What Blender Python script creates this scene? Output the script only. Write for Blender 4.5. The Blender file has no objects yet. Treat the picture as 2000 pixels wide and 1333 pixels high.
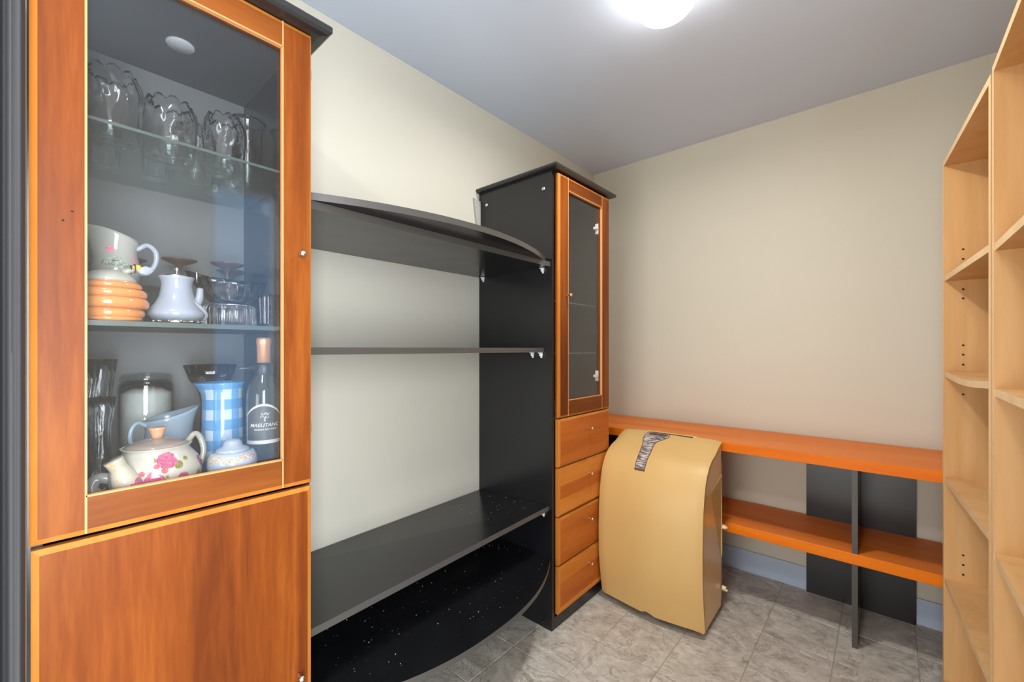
import bpy, bmesh, math, random
from math import pi, sin, cos, radians, atan2, sqrt
from mathutils import Vector, Matrix
random.seed(7)
S = bpy.context.scene
COL = S.collection

# ------------------------------------------------------------------ camera
cam = bpy.data.cameras.new('camera'); camo = bpy.data.objects.new('camera', cam); COL.objects.link(camo)
camo.location = (1.5221, -2.5988, 1.2163)
camo.rotation_euler = (pi/2, 0, radians(41.2297))
cam.sensor_width = 36.0; cam.lens = 36*833/2000.0
cam.shift_x = 0.0; cam.shift_y = 14.5/2000.0
cam.clip_start = 0.02; cam.clip_end = 60
S.camera = camo
# ------------------------------------------------------------------ world, light, exposure
W = bpy.data.worlds.new('sky'); S.world = W; W.use_nodes = True
bg = W.node_tree.nodes['Background']; bg.inputs[0].default_value = (0.55, 0.72, 1.0, 1); bg.inputs[1].default_value = 0.5
def area(name, loc, rot, sx, sy, power, col):
    l = bpy.data.lights.new(name, 'AREA'); l.shape = 'RECTANGLE'; l.size = sx; l.size_y = sy; l.energy = power; l.color = col
    o = bpy.data.objects.new(name, l); COL.objects.link(o); o.location = loc; o.rotation_euler = rot; return o
area('window_daylight', (2.16, -1.785, 1.30), (0, pi/2, 0), 1.60, 0.34, 1.9, (0.30, 0.60, 1.0))      # daylight just outside the tall window
area('side_room_daylight', (2.75, -2.95, 1.15), (0, pi/2, 0), 1.9, 0.9, 88, (0.86, 0.93, 1.0))       # bright room beyond the doorway on the right
area('rear_fill_light', (1.2, -4.15, .85), (pi/2+.22, 0, 0), 1.3, 1.3, 33, (1.0, 0.95, 0.88))               # added fill light beyond the doorway behind
dl = area('ceiling_downlight', (1.3, -2.95, 2.405), (0, 0, 0), .24, .24, 10, (1.0, .97, .93)); dl.data.shape = 'DISK'     # second ceiling light behind the camera
LAMP_STRENGTH = 9.5
S.view_settings.view_transform = 'Standard'; S.view_settings.look = 'None'
S.view_settings.gamma = 1.0; S.view_settings.use_curve_mapping = False
S.view_settings.exposure = 0.74

# ------------------------------------------------------------------ materials
def srgb(r, g, b):
    f = lambda c: (c/255/12.92) if c/255 <= .04045 else ((c/255+.055)/1.055)**2.4
    return (f(r), f(g), f(b), 1)
class NT:
    def __init__(s, name):
        s.m = bpy.data.materials.new(name); s.m.use_nodes = True; s.t = s.m.node_tree; s.n = s.t.nodes
        s.b = s.n['Principled BSDF']; s.out = s.n['Material Output']
    def add(s, typ, **kw):
        n = s.n.new(typ)
        for k, v in kw.items():
            if k in ('operation', 'data_type', 'blend_type', 'distribution', 'feature', 'wave_type', 'vector_type', 'interpolation_type', 'noise_dimensions', 'bands_direction'): setattr(n, k, v)
        return n
    def L(s, a, b): s.t.links.new(a, b)
    def val(s, sock, v):
        if hasattr(v, 'is_output') or isinstance(v, bpy.types.NodeSocket): s.L(v, sock)
        else: sock.default_value = v
    def math(s, op, a, b=0.0, c=None):
        n = s.add('ShaderNodeMath', operation=op); s.val(n.inputs[0], a); s.val(n.inputs[1], b)
        if c is not None: s.val(n.inputs[2], c)
        return n.outputs[0]
    def mix(s, f, a, b, bt='MIX'):
        n = s.add('ShaderNodeMix'); n.data_type = 'RGBA'; n.blend_type = bt
        s.val(n.inputs[0], f); s.val(n.inputs[6], a); s.val(n.inputs[7], b); return n.outputs[2]
    def noise(s, vec, scale, detail=4, rough=.5, dist=0.0):
        n = s.add('ShaderNodeTexNoise'); n.inputs['Scale'].default_value = scale; n.inputs['Detail'].default_value = detail
        n.inputs['Roughness'].default_value = rough; n.inputs['Distortion'].default_value = dist
        if vec is not None: s.L(vec, n.inputs['Vector'])
        return n.outputs['Fac']
    def mapped(s, scale=(1, 1, 1), loc=(0, 0, 0), src='Object', rnd=False):
        if src == 'World':
            o = s.add('ShaderNodeNewGeometry').outputs['Position']
        else: o = s.add('ShaderNodeTexCoord').outputs[src]
        if rnd:
            oi = s.add('ShaderNodeObjectInfo'); a = s.add('ShaderNodeVectorMath', operation='MULTIPLY_ADD')
            c = s.add('ShaderNodeCombineXYZ')
            for i in range(3): s.L(oi.outputs['Random'], c.inputs[i])
            s.L(c.outputs[0], a.inputs[0]); a.inputs[1].default_value = (13.1, 7.7, 5.3); s.L(o, a.inputs[2]); o = a.outputs[0]
        m = s.add('ShaderNodeMapping'); s.L(o, m.inputs[0]); m.inputs['Scale'].default_value = scale; m.inputs['Location'].default_value = loc
        return m.outputs[0]
    def ramp(s, fac, stops):
        r = s.add('ShaderNodeValToRGB'); s.L(fac, r.inputs[0]); e = r.color_ramp.elements
        e[0].position, e[0].color = stops[0]; e[1].position, e[1].color = stops[-1]
        for p, c in stops[1:-1]: x = e.new(p); x.color = c
        return r.outputs[0]
    def bump(s, h, strength=.2, dist=.002):
        n = s.add('ShaderNodeBump'); n.inputs['Strength'].default_value = strength; n.inputs['Distance'].default_value = dist
        s.L(h, n.inputs['Height']); s.L(n.outputs[0], s.b.inputs['Normal'])
    def base(s, c): s.val(s.b.inputs['Base Color'], c)
    def set(s, **k):
        for a, v in k.items(): s.b.inputs[a.replace('_', ' ')].default_value = v
        return s.m

def plain(name, col, rough=.5, metal=0.0, spec=.5, var=.06):
    n = NT(name); v = n.noise(n.mapped((1, 1, 1)), 22, 3)
    n.base(n.mix(v, tuple(c*(1-var) for c in col[:3])+(1,), tuple(min(1, c*(1+var)) for c in col[:3])+(1,)))
    n.b.inputs['Roughness'].default_value = rough; n.b.inputs['Metallic'].default_value = metal
    n.b.inputs['Specular IOR Level'].default_value = spec
    return n.m
def wood(name, dark, mid, light, axis='Z', rough=.42, scale=1.0, rnd=True, coat=.0, contrast=1.0):
    n = NT(name); st = {'X': (.6, 7, 7), 'Y': (7, .6, 7), 'Z': (7, 7, .6)}[axis]
    st = tuple(v*scale for v in st)
    v = n.mapped(st, src='World', rnd=rnd)
    a = n.noise(v, 1.6, 5, .55, .6)
    v2 = n.mapped(tuple(x*7 for x in st), src='World', rnd=rnd); g = n.noise(v2, 2.2, 6, .65, .3)
    f = n.math('ADD', n.math('MULTIPLY', a, .78), n.math('MULTIPLY', g, .22))
    c = n.ramp(f, [(.36, dark), (.5, mid), (.66, light)])
    n.base(c); n.bump(g, .05, .001)
    n.b.inputs['Roughness'].default_value = rough; n.b.inputs['Specular IOR Level'].default_value = .16
    n.b.inputs['Coat Weight'].default_value = coat; n.b.inputs['Coat Roughness'].default_value = .15
    return n.m
C1, C2, C3 = srgb(92, 41, 9), srgb(116, 56, 14), srgb(142, 77, 23)
M = {}
M['cherry_v'] = wood('cherry_vertical', C1, C2, C3, 'Z')
M['cherry_h'] = wood('cherry_horizontal', srgb(96, 47, 12), srgb(112, 58, 18), srgb(132, 73, 26), 'Y')
M['cherry_edge'] = wood('cherry_edging', srgb(168, 98, 34), srgb(176, 107, 41), srgb(188, 121, 54), 'Z')
M['cherry_fillet'] = plain('pale_fillet', srgb(200, 138, 84), .45)
M['drawer_mid'] = wood('drawer_dark_veneer', srgb(164, 82, 26), srgb(178, 94, 34), srgb(190, 108, 44), 'Y')
M['drawer_light'] = wood('drawer_light_veneer', srgb(190, 108, 38), srgb(202, 122, 48), srgb(212, 134, 60), 'Y')
M['orange'] = wood('orange_shelf_wood', srgb(214, 112, 36), srgb(224, 122, 42), srgb(232, 134, 54), 'X', rough=.42)
M['orange_f'] = wood('orange_front_edge', srgb(218, 106, 8), srgb(226, 116, 12), srgb(236, 128, 24), 'X', rough=.42)
M['maple'] = wood('maple', srgb(196, 150, 96), srgb(204, 160, 107), srgb(212, 170, 119), 'Z', rough=.5, scale=.8)
M['maple_edge'] = wood('maple_edge', srgb(214, 180, 134), srgb(222, 190, 146), srgb(228, 198, 158), 'Z', rough=.5)
def black_lam():
    n = NT('black_laminate'); v = n.mapped((1, 1, 1), src='World')
    s = n.noise(v, 260, 2, .7); d = n.noise(v, 9, 3)
    sp = n.math('GREATER_THAN', s, .735)
    c = n.mix(d, (.005, .0052, .006, 1), (.010, .0105, .012, 1))
    n.base(n.mix(n.math('MULTIPLY', sp, .35), c, (.16, .15, .14, 1)))
    r = n.math('ADD', n.math('MULTIPLY', d, .10), .19); n.L(r, n.b.inputs['Roughness'])
    n.b.inputs['Specular IOR Level'].default_value = .62
    return n.m
M['black'] = black_lam()
M['black_edge'] = plain('black_edge_band', (.062, .056, .050, 1), .34)  # edge band, with light on the front edges put into its paler tone
M['black_trim'] = plain('black_cornice', (.020, .019, .019, 1), .3, spec=.6)
M['inner'] = plain('grey_back_panel', (.135, .140, .142, 1), .55)
M['inner_dark'] = plain('dark_inside_panel', (.040, .038, .034, 1), .45)
M['steel'] = plain('brushed_steel', (.72, .69, .64, 1), .25, 1.0)
M['brass'] = plain('brass', (.78, .60, .36, 1), .25, 1.0)
M['clip'] = plain('clear_plastic', (.82, .82, .80, 1), .18)
def wall_mat(name, lo, hi):
    n = NT(name); v = n.mapped((1, 1, 1), src='World')
    a = n.noise(v, 2.2, 3); g = n.noise(v, 180, 3)
    n.base(n.mix(a, lo, hi)); n.bump(g, .06, .001); n.b.inputs['Roughness'].default_value = .62
    n.b.inputs['Specular IOR Level'].default_value = .3
    return n.m
M['wall'] = wall_mat('beige_wall_paint', srgb(203, 197, 180), srgb(208, 202, 186))
M['ceiling'] = wall_mat('ceiling_paint', srgb(202, 211, 226), srgb(206, 215, 230))
M['base'] = wall_mat('blue_grey_baseboard', srgb(176, 190, 212), srgb(182, 196, 216))
def tile_mat():
    n = NT('grey_stone_tile')
    v = n.mapped((1, 1.25, 1), src='World', rnd=True)
    a = n.noise(v, 6, 7, .62, 2.2); b = n.noise(v, 26, 6, .7, 1.2); w = n.noise(v, 3.2, 5, .6, 3.0)
    f = n.math('ADD', n.math('MULTIPLY', a, .6), n.math('MULTIPLY', b, .4))
    c = n.ramp(f, [(.34, srgb(146, 138, 127)), (.45, srgb(178, 171, 160)), (.54, srgb(196, 190, 179)), (.66, srgb(216, 211, 201))])
    ve = n.math('ABSOLUTE', n.math('SUBTRACT', w, .5)); ve = n.math('SUBTRACT', 1.0, n.math('MULTIPLY', ve, 55)); ve = n.math('MAXIMUM', ve, 0)
    c = n.mix(n.math('MULTIPLY', ve, .5), c, srgb(108, 96, 84))
    n.base(c); n.bump(n.math('SUBTRACT', f, n.math('MULTIPLY', ve, .15)), .55, .006)
    n.b.inputs['Roughness'].default_value = .42
    return n.m
M['tile'] = tile_mat()
M['grout'] = plain('grout', srgb(172, 160, 142), .8)
def glass_thin(name, tint=(1, 1, 1, 1), refl=1.0, rough=.0, ior=1.5, blend=None, haze=0):
    n = NT(name); n.n.remove(n.b)
    tr = n.add('ShaderNodeBsdfTransparent'); tr.inputs[0].default_value = tint
    gl = n.add('ShaderNodeBsdfGlossy'); gl.inputs['Roughness'].default_value = rough; gl.inputs['Color'].default_value = (1, 1, 1, 1)
    if blend is None:
        fr = n.add('ShaderNodeFresnel'); geo = n.add('ShaderNodeNewGeometry')
        n.L(n.math('ADD', n.math('MULTIPLY', geo.outputs['Backfacing'], 1/ior-ior), ior), fr.inputs['IOR'])   # same reflectance from both sides
        f = n.math('MULTIPLY', fr.outputs[0], refl)
    else:
        lw = n.add('ShaderNodeLayerWeight'); lw.inputs['Blend'].default_value = blend
        v = n.mapped((1, 1, 1)); no = n.noise(v, 60, 2)
        f = n.math('ADD', n.math('MULTIPLY', n.math('POWER', lw.outputs['Facing'], 1.7), refl), n.math('MULTIPLY', no, .10))
        bu = n.add('ShaderNodeBump'); bu.inputs['Strength'].default_value = .25; bu.inputs['Distance'].default_value = .003
        n.L(n.noise(v, 35, 2), bu.inputs['Height']); n.L(bu.outputs[0], gl.inputs['Normal'])
    f = n.math('MINIMUM', f, 1.0)
    mx = n.add('ShaderNodeMixShader'); n.L(f, mx.inputs[0]); n.L(tr.outputs[0], mx.inputs[1]); n.L(gl.outputs[0], mx.inputs[2])
    res = mx.outputs[0]
    if haze:  # pale diffuse haze standing in for the lit room's reflection in the glass
        df = n.add('ShaderNodeBsdfDiffuse'); df.inputs[0].default_value = (.62, .66, .70, 1)
        m2 = n.add('ShaderNodeMixShader'); m2.inputs[0].default_value = haze; n.L(res, m2.inputs[1]); n.L(df.outputs[0], m2.inputs[2]); res = m2.outputs[0]
    n.L(res, n.out.inputs[0]); return n.m
M['pane'] = glass_thin('door_glass', (.98, .985, .985, 1), .8, .055, haze=.008)
def real_glass(name, col, rough=.0):
    n = NT(name); n.b.inputs['Base Color'].default_value = col; n.b.inputs['Roughness'].default_value = rough
    n.b.inputs['Transmission Weight'].default_value = 1.0; n.b.inputs['IOR'].default_value = 1.42
    n.bump(n.noise(n.mapped((1, 1, 1)), 40, 2), .3, .003)
    return n.m
M['glassware'] = real_glass('clear_glassware', (.98, .99, .995, 1), .01)
M['glass_dark'] = glass_thin('smoky_glassware', (.92, .94, .94, 1), .40, .05, blend=.4)
M['glass_shelf'] = glass_thin('glass_shelf', (.86, .93, .91, 1), 1.2)
M['glass_edge'] = plain('glass_shelf_edge', (.055, .075, .068, 1), .3)
M['amber'] = plain('amber_glass', srgb(92, 70, 58), .15)
M['white_c'] = plain('white_ceramic', srgb(150, 156, 167), .12, var=.02)
M['cream_c'] = plain('cream_ceramic', srgb(160, 158, 148), .14, var=.02)
M['pale_blue'] = plain('pale_blue_ceramic', srgb(150, 166, 180), .2, var=.03)
M['peach'] = plain('peach_ceramic', srgb(204, 132, 76), .14, var=.03)
M['foil'] = plain('copper_foil', srgb(214, 160, 122), .32, .45)
M['label_grey'] = plain('label_grey', srgb(62, 60, 54), .5)
M['label_white'] = plain('label_white', srgb(180, 176, 174), .5)
M['ac'] = plain('cream_plastic', srgb(206, 168, 106), .46, var=.015)
M['ac_side'] = plain('glossy_tan_plastic', srgb(236, 190, 126), .16, var=.02)
M['dark'] = plain('dark_plastic', (.02, .02, .02, 1), .4)
M['curtain'] = plain('grey_curtain_cloth', srgb(58, 58, 59), .85)
M['dust'] = plain('dust_fleck', srgb(190, 186, 176), .8)
M['hole'] = plain('hole_dark', (.03, .02, .015, 1), .8)

def spots(name, basecol, groups, rough=.12):
    """glazed print: groups = [(colour_lo, colour_hi, [(x,y,z,r),...], edge_noise)] in object coordinates"""
    n = NT(name); tc = n.add('ShaderNodeTexCoord').outputs['Object']
    nz = n.noise(tc, 260, 3, .6); nz2 = n.noise(tc, 170, 4, .7, 1.5)
    cur = basecol
    for lo, hi, pts, en in groups:
        acc = None
        for (x, y, z, r) in pts:
            d = n.add('ShaderNodeVectorMath', operation='DISTANCE'); n.L(tc, d.inputs[0]); d.inputs[1].default_value = (x, y, z)
            e = n.math('DIVIDE', d.outputs['Value'], r)
            acc = e if acc is None else n.math('MINIMUM', acc, e)
        acc = n.math('ADD', acc, n.math('MULTIPLY', n.math('SUBTRACT', nz, .5), en))
        m = n.math('LESS_THAN', acc, 1.0)
        c = n.ramp(nz2, [(.35, lo), (.62, hi)])
        cur = n.mix(m, cur, c)
    n.val(n.b.inputs['Base Color'], cur); n.b.inputs['Roughness'].default_value = rough
    return n.m

# ------------------------------------------------------------------ object helpers
def wloc(p):
    v = Vector((0, 0, 0))
    while p is not None: v = v + p.location; p = p.parent
    return v
def link(name, me, parent=None, smooth=False):
    o = bpy.data.objects.new(name, me); COL.objects.link(o); o.parent = parent
    if smooth:
        for p in me.polygons: p.use_smooth = True
    return o
def mk(name, verts, faces, mats, parent=None, smooth=False, mi=None, recalc=True):
    off = wloc(parent)
    me = bpy.data.meshes.new(name); me.from_pydata([tuple(Vector(v)-off) for v in verts], [], faces)
    if not isinstance(mats, (list, tuple)): mats = [mats]
    for m in mats: me.materials.append(m)
    if mi:
        for p, k in zip(me.polygons, mi): p.material_index = k
    if recalc:
        bm = bmesh.new(); bm.from_mesh(me); bmesh.ops.recalc_face_normals(bm, faces=bm.faces); bm.to_mesh(me); bm.free()
    me.update(); return link(name, me, parent, smooth)
def bm_obj(name, bm, mats, parent=None, smooth=False, origin=None):
    off = wloc(parent)
    bmesh.ops.translate(bm, verts=bm.verts, vec=-off)
    me = bpy.data.meshes.new(name); bm.to_mesh(me); bm.free()
    if not isinstance(mats, (list, tuple)): mats = [mats]
    for m in mats: me.materials.append(m)
    return link(name, me, parent, smooth)
def tag(o, label, cat, group=None, kind=None):
    o['label'] = label
    if cat: o['category'] = cat
    if group: o['group'] = group
    if kind: o['kind'] = kind
    return o
def thing(name, label, cat, loc, group=None):
    o = bpy.data.objects.new(name, None); COL.objects.link(o); o.location = loc; o.empty_display_size = .05
    return tag(o, label, cat, group)
def struct(o): o['kind'] = 'structure'; return o
def box(name, x, y, z, mat, parent=None, bev=0.0, seg=1):
    bm = bmesh.new(); bmesh.ops.create_cube(bm, size=1)
    bmesh.ops.scale(bm, vec=(x[1]-x[0], y[1]-y[0], z[1]-z[0]), verts=bm.verts)
    bmesh.ops.translate(bm, vec=((x[0]+x[1])/2, (y[0]+y[1])/2, (z[0]+z[1])/2), verts=bm.verts)
    if bev: bmesh.ops.bevel(bm, geom=bm.edges[:], offset=bev, segments=seg, affect='EDGES', profile=.5)
    return bm_obj(name, bm, mat, parent)
def board(name, x, y, z, mat, edge, parent=None, face='+x'):
    """panel whose named side carries a lighter edge band"""
    vs = [(a, b, c) for a in x for b in y for c in z]
    fs = [(0, 1, 3, 2), (4, 6, 7, 5), (0, 4, 5, 1), (2, 3, 7, 6), (0, 2, 6, 4), (1, 5, 7, 3)]
    mi = [1 if k == {'-x': 0, '+x': 1, '-y': 2, '+y': 3}[face] else 0 for k in range(6)]
    return mk(name, vs, fs, [mat, edge], parent, mi=mi)
def lathe(name, prof, loc, mat, parent=None, seg=40, smooth=True, fn=None, squash=1.0):
    """prof [(r,z)] revolved; fn(theta, i, r, z)->(x,y,z) may reshape"""
    vs, fs = [], []
    n = len(prof)
    for i, (r, z) in enumerate(prof):
        for k in range(seg):
            t = 2*pi*k/seg
            p = fn(t, i, r, z) if fn else (r*cos(t), r*sin(t)*squash, z)
            vs.append((p[0]+loc[0], p[1]+loc[1], p[2]+loc[2]))
    for i in range(n-1):
        for k in range(seg):
            a = i*seg+k; b = i*seg+(k+1) % seg
            fs.append((a, b, b+seg, a+seg))
    if prof[0][0] > 1e-6: fs.append(tuple(range(seg-1, -1, -1)))
    if prof[-1][0] > 1e-6: fs.append(tuple(range((n-1)*seg, n*seg)))
    return mk(name, vs, fs, mat, parent, smooth, recalc=True)
def tube(name, pts, rad, mat, parent=None, seg=12, closed=False, flat=1.0):
    """swept tube; rad a number or a list"""
    P = [Vector(p) for p in pts]; n = len(P); vs, fs = [], []
    if not isinstance(rad, (list, tuple)): rad = [rad]*n
    up = Vector((0, 0, 1)); prevn = None
    for i, p in enumerate(P):
        t = ((P[min(i+1, n-1)]-P[max(i-1, 0)]) if not closed else (P[(i+1) % n]-P[i-1])).normalized()
        if prevn is None:
            u = t.cross(up)
            if u.length < .1: u = t.cross(Vector((1, 0, 0)))
            u.normalize()
        else:
            u = (prevn - t*prevn.dot(t)).normalized()
        prevn = u; v = t.cross(u)
        for k in range(seg):
            a = 2*pi*k/seg; vs.append(p + (u*cos(a)*flat + v*sin(a))*rad[i])
    m = n if closed else n-1
    for i in range(m):
        for k in range(seg):
            a = i*seg+k; b = i*seg+(k+1) % seg; j = ((i+1) % n)*seg
            fs.append((a, b, j+(k+1) % seg, j+k))
    if not closed: fs.append(tuple(range(seg-1, -1, -1))); fs.append(tuple(range((n-1)*seg, n*seg)))
    return mk(name, vs, fs, mat, parent, True)
def smoothpts(ctrl, n=8):
    """Catmull-Rom through control points"""
    C = [Vector(c) for c in ctrl]; C = [C[0]*2-C[1]]+C+[C[-1]*2-C[-2]]; out = []
    for i in range(1, len(C)-2):
        for k in range(n):
            t = k/n; a, b, c, d = C[i-1:i+3]
            out.append(.5*((2*b)+(c-a)*t+(2*a-5*b+4*c-d)*t*t+(3*b-a-3*c+d)*t**3))
    out.append(C[-2]); return out
def knob(parent, x, y, z, mat, axis=(1, 0, 0), s=1.0):
    """small turned pull standing out along +x"""
    prof = [(0, 0), (.0048, 0), (.0040, .003), (.0034, .012), (.0040, .017), (.0068, .019), (.0072, .0225), (.0058, .0255), (0, .027)]
    vs, fs, seg = [], [], 16
    for r, h in prof:
        for k in range(seg):
            t = 2*pi*k/seg; vs.append((x+h*s, y+r*s*cos(t), z+r*s*sin(t)))
    for i in range(len(prof)-1):
        for k in range(seg):
            a = i*seg+k; b = i*seg+(k+1) % seg; fs.append((a, b, b+seg, a+seg))
    return mk('knob', vs, fs, mat, parent, True)
def chamfer_slab(name, xf, th, y, z, mat, parent, c=.0095, d=.0045, edge=None):
    """door or drawer front: flat face with a wide chamfered solid edging all round"""
    y0, y1 = y; z0, z1 = z; xb = xf-th; xs = xf-d
    vs = [(xb, y0, z0), (xb, y1, z0), (xb, y1, z1), (xb, y0, z1), (xs, y0, z0), (xs, y1, z0), (xs, y1, z1), (xs, y0, z1),
          (xf, y0+c, z0+c), (xf, y1-c, z0+c), (xf, y1-c, z1-c), (xf, y0+c, z1-c)]
    fs = [(0, 3, 2, 1)]+[(i, (i+1) % 4, 4+(i+1) % 4, 4+i) for i in range(4)]+[(4+i, 4+(i+1) % 4, 8+(i+1) % 4, 8+i) for i in range(4)]+[(8, 9, 10, 11)]
    return mk(name, vs, fs, [mat, edge or M['cherry_edge']], parent, mi=[0]+[1]*8+[0])
def prism(name, poly, axis, a, b, mat, parent=None, mi=None, mats=None):
    """extrude a polygon given in the two other axes"""
    def P(u, v, w): return {'x': (w, u, v), 'y': (u, w, v), 'z': (u, v, w)}[axis]
    n = len(poly); vs = [P(u, v, a) for u, v in poly]+[P(u, v, b) for u, v in poly]
    fs = [tuple(range(n-1, -1, -1)), tuple(range(n, 2*n))]+[(i, (i+1) % n, n+(i+1) % n, n+i) for i in range(n)]
    return mk(name, vs, fs, mats or mat, parent, mi=mi)

# ------------------------------------------------------------------ room shell
H = 2.42; XR = 2.03; YR = -3.55
WT = .1
struct(mk('floor', [(-.1, YR-.1, -.02), (XR+.1, YR-.1, -.02), (XR+.1, .1, -.02), (-.1, .1, -.02), (-.1, YR-.1, -.0025), (XR+.1, YR-.1, -.0025), (XR+.1, .1, -.0025), (-.1, .1, -.0025)],
          [(0, 3, 2, 1), (4, 5, 6, 7), (0, 1, 5, 4), (1, 2, 6, 5), (2, 3, 7, 6), (3, 0, 4, 7)], M['grout']))
floor = bpy.data.objects['floor']
box('ceiling', (-.1, XR+.1), (YR-.1, .1), (H, H+.1), M['ceiling'])
struct(bpy.data.objects['ceiling'])
struct(box('wall_left', (-.1, 0), (YR-.1, .1), (-.02, H), M['wall']))
struct(box('wall_back', (0, XR+.1), (0, .1), (-.02, H), M['wall']))
# right wall with a tall narrow window opening behind the camera's right
WY0, WY1, WZ0, WZ1 = -1.955, -1.615, .45, 2.12
def holed_wall(name, plane, a, b, za, zb, ha, hb, hz0, hz1, t, mat):
    bm = bmesh.new()
    for (p, q, r, s) in ((a, ha, za, zb), (hb, b, za, zb), (ha, hb, za, hz0), (ha, hb, hz1, zb)):
        if q-p < 1e-4 or s-r < 1e-4: continue
        g = bmesh.ops.create_cube(bm, size=1)['verts']
        if plane[0] == 'x': sc = (t, q-p, s-r); c = (plane[1]+t/2, (p+q)/2, (r+s)/2)
        else: sc = (q-p, t, s-r); c = ((p+q)/2, plane[1]-t/2, (r+s)/2)
        bmesh.ops.scale(bm, vec=sc, verts=g); bmesh.ops.translate(bm, vec=c, verts=g)
    return struct(bm_obj(name, bm, mat))
DY0, DY1 = -3.30, -2.52            # doorway to the next room
holed_wall('wall_right', ('x', XR), -2.25, 0, -.0025, H, WY0, WY1, WZ0, WZ1, WT, M['wall'])
holed_wall('wall_right', ('x', XR), YR-.1, -2.25, -.0025, H, DY0, DY1, -.0025, 2.05, WT, M['wall'])
holed_wall('wall_rear', ('y', YR), 0, XR, -.0025, H, .75, 1.65, -.0025, 2.05, WT, M['wall'])
def win_frame():
    o = struct(prism('window_1', [(WY0, WZ0), (WY1, WZ0), (WY1, WZ1), (WY0, WZ1)], 'x', XR+.060, XR+.064, glass_thin('window_glass', (.97, .98, 1, 1), 1.0)))
    o['label'] = 'pane of the tall narrow window'
    bm = bmesh.new()
    for (p, q, r, s) in ((WY0, WY0+.025, WZ0, WZ1), (WY1-.025, WY1, WZ0, WZ1), (WY0, WY1, WZ0, WZ0+.03), (WY0, WY1, WZ1-.03, WZ1)):
        g = bmesh.ops.create_cube(bm, size=1)['verts']; bmesh.ops.scale(bm, vec=(.05, q-p, s-r), verts=g)
        bmesh.ops.translate(bm, vec=(XR+.055, (p+q)/2, (r+s)/2), verts=g)
    bm_obj('window_frame', bm, plain('white_window_frame', srgb(225, 225, 222), .4), o)
win_frame()
struct(prism('trim_1', [(.70, 0), (.75, 0), (.75, 2.05), (1.65, 2.05), (1.65, 0), (1.70, 0), (1.70, 2.10), (.70, 2.10)], 'y', YR, YR+.015, plain('door_casing', srgb(214, 212, 206), .4)))
struct(prism('trim_2', [(DY0-.05, 0), (DY0, 0), (DY0, 2.05), (DY1, 2.05), (DY1, 0), (DY1+.05, 0), (DY1+.05, 2.10), (DY0-.05, 2.10)], 'x', XR-.015, XR, bpy.data.materials['door_casing']))
struct(box('baseboard_back', (0, XR), (-.009, 0), (0, .115), M['base'], bev=.001))
struct(box('baseboard_right', (XR-.009, XR), (DY1+.051, -.01), (0, .115), M['base'], bev=.001))
# floor tiles, one object each
PX, PY = .2475, .2533
xs = [.001] + [.628+PX*k for k in range(-2, 6)] + [XR]
ys = [-.001] + [-.021-PY*k for k in range(0, 14)] + [YR]
cache = {}
for i in range(len(xs)-1):
    for j in range(len(ys)-1):
        w, d = xs[i+1]-xs[i]-.004, ys[j]-ys[j+1]-.004
        if w < .008 or d < .008: continue
        key = (round(w, 3), round(d, 3))
        if key not in cache:
            b = bmesh.new(); bmesh.ops.create_cube(b, size=1); bmesh.ops.scale(b, vec=(w, d, .0025), verts=b.verts)
            bmesh.ops.translate(b, vec=(0, 0, -.00125), verts=b.verts)
            bmesh.ops.bevel(b, geom=[e for e in b.edges if e.verts[0].co.z > -.001 and e.verts[1].co.z > -.001], offset=.0012, segments=1, affect='EDGES')
            me = bpy.data.meshes.new('tile'); b.to_mesh(me); b.free(); me.materials.append(M['tile']); cache[key] = me
        o = bpy.data.objects.new('tile', cache[key]); COL.objects.link(o); o.parent = floor
        o.location = ((xs[i]+xs[i+1])/2, (ys[j]+ys[j+1])/2, random.uniform(-.0003, .0002))

# ------------------------------------------------------------------ ceiling lamp
def dome():
    c = (.978, -1.217, H)
    t = thing('ceiling_lamp', 'round white frosted glass dome lamp glowing on the ceiling', 'ceiling lamp', c)
    lathe('mount', [(0, 0), (.098, 0), (.104, -.004), (.105, -.022), (.099, -.028), (0, -.028)], c, plain('lamp_mount', srgb(225, 225, 222), .3), t)
    n = NT('glowing_frosted_glass'); n.b.inputs['Emission Color'].default_value = (1, .975, .935, 1); n.b.inputs['Emission Strength'].default_value = LAMP_STRENGTH
    n.base((.9, .9, .9, 1))
    prof = [(.097, -.026), (.102, -.042), (.101, -.060), (.093, -.080), (.078, -.097), (.056, -.110), (.029, -.117), (0, -.119)]
    lathe('lamp_shade', prof, c, n.m, t, seg=48)
    b = area('lamp_bulb_light', (c[0], c[1], H-.1205), (0, 0, 0), .12, .12, 9.0, (1, .975, .935)); b.data.shape = 'DISK'
dome()

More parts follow.
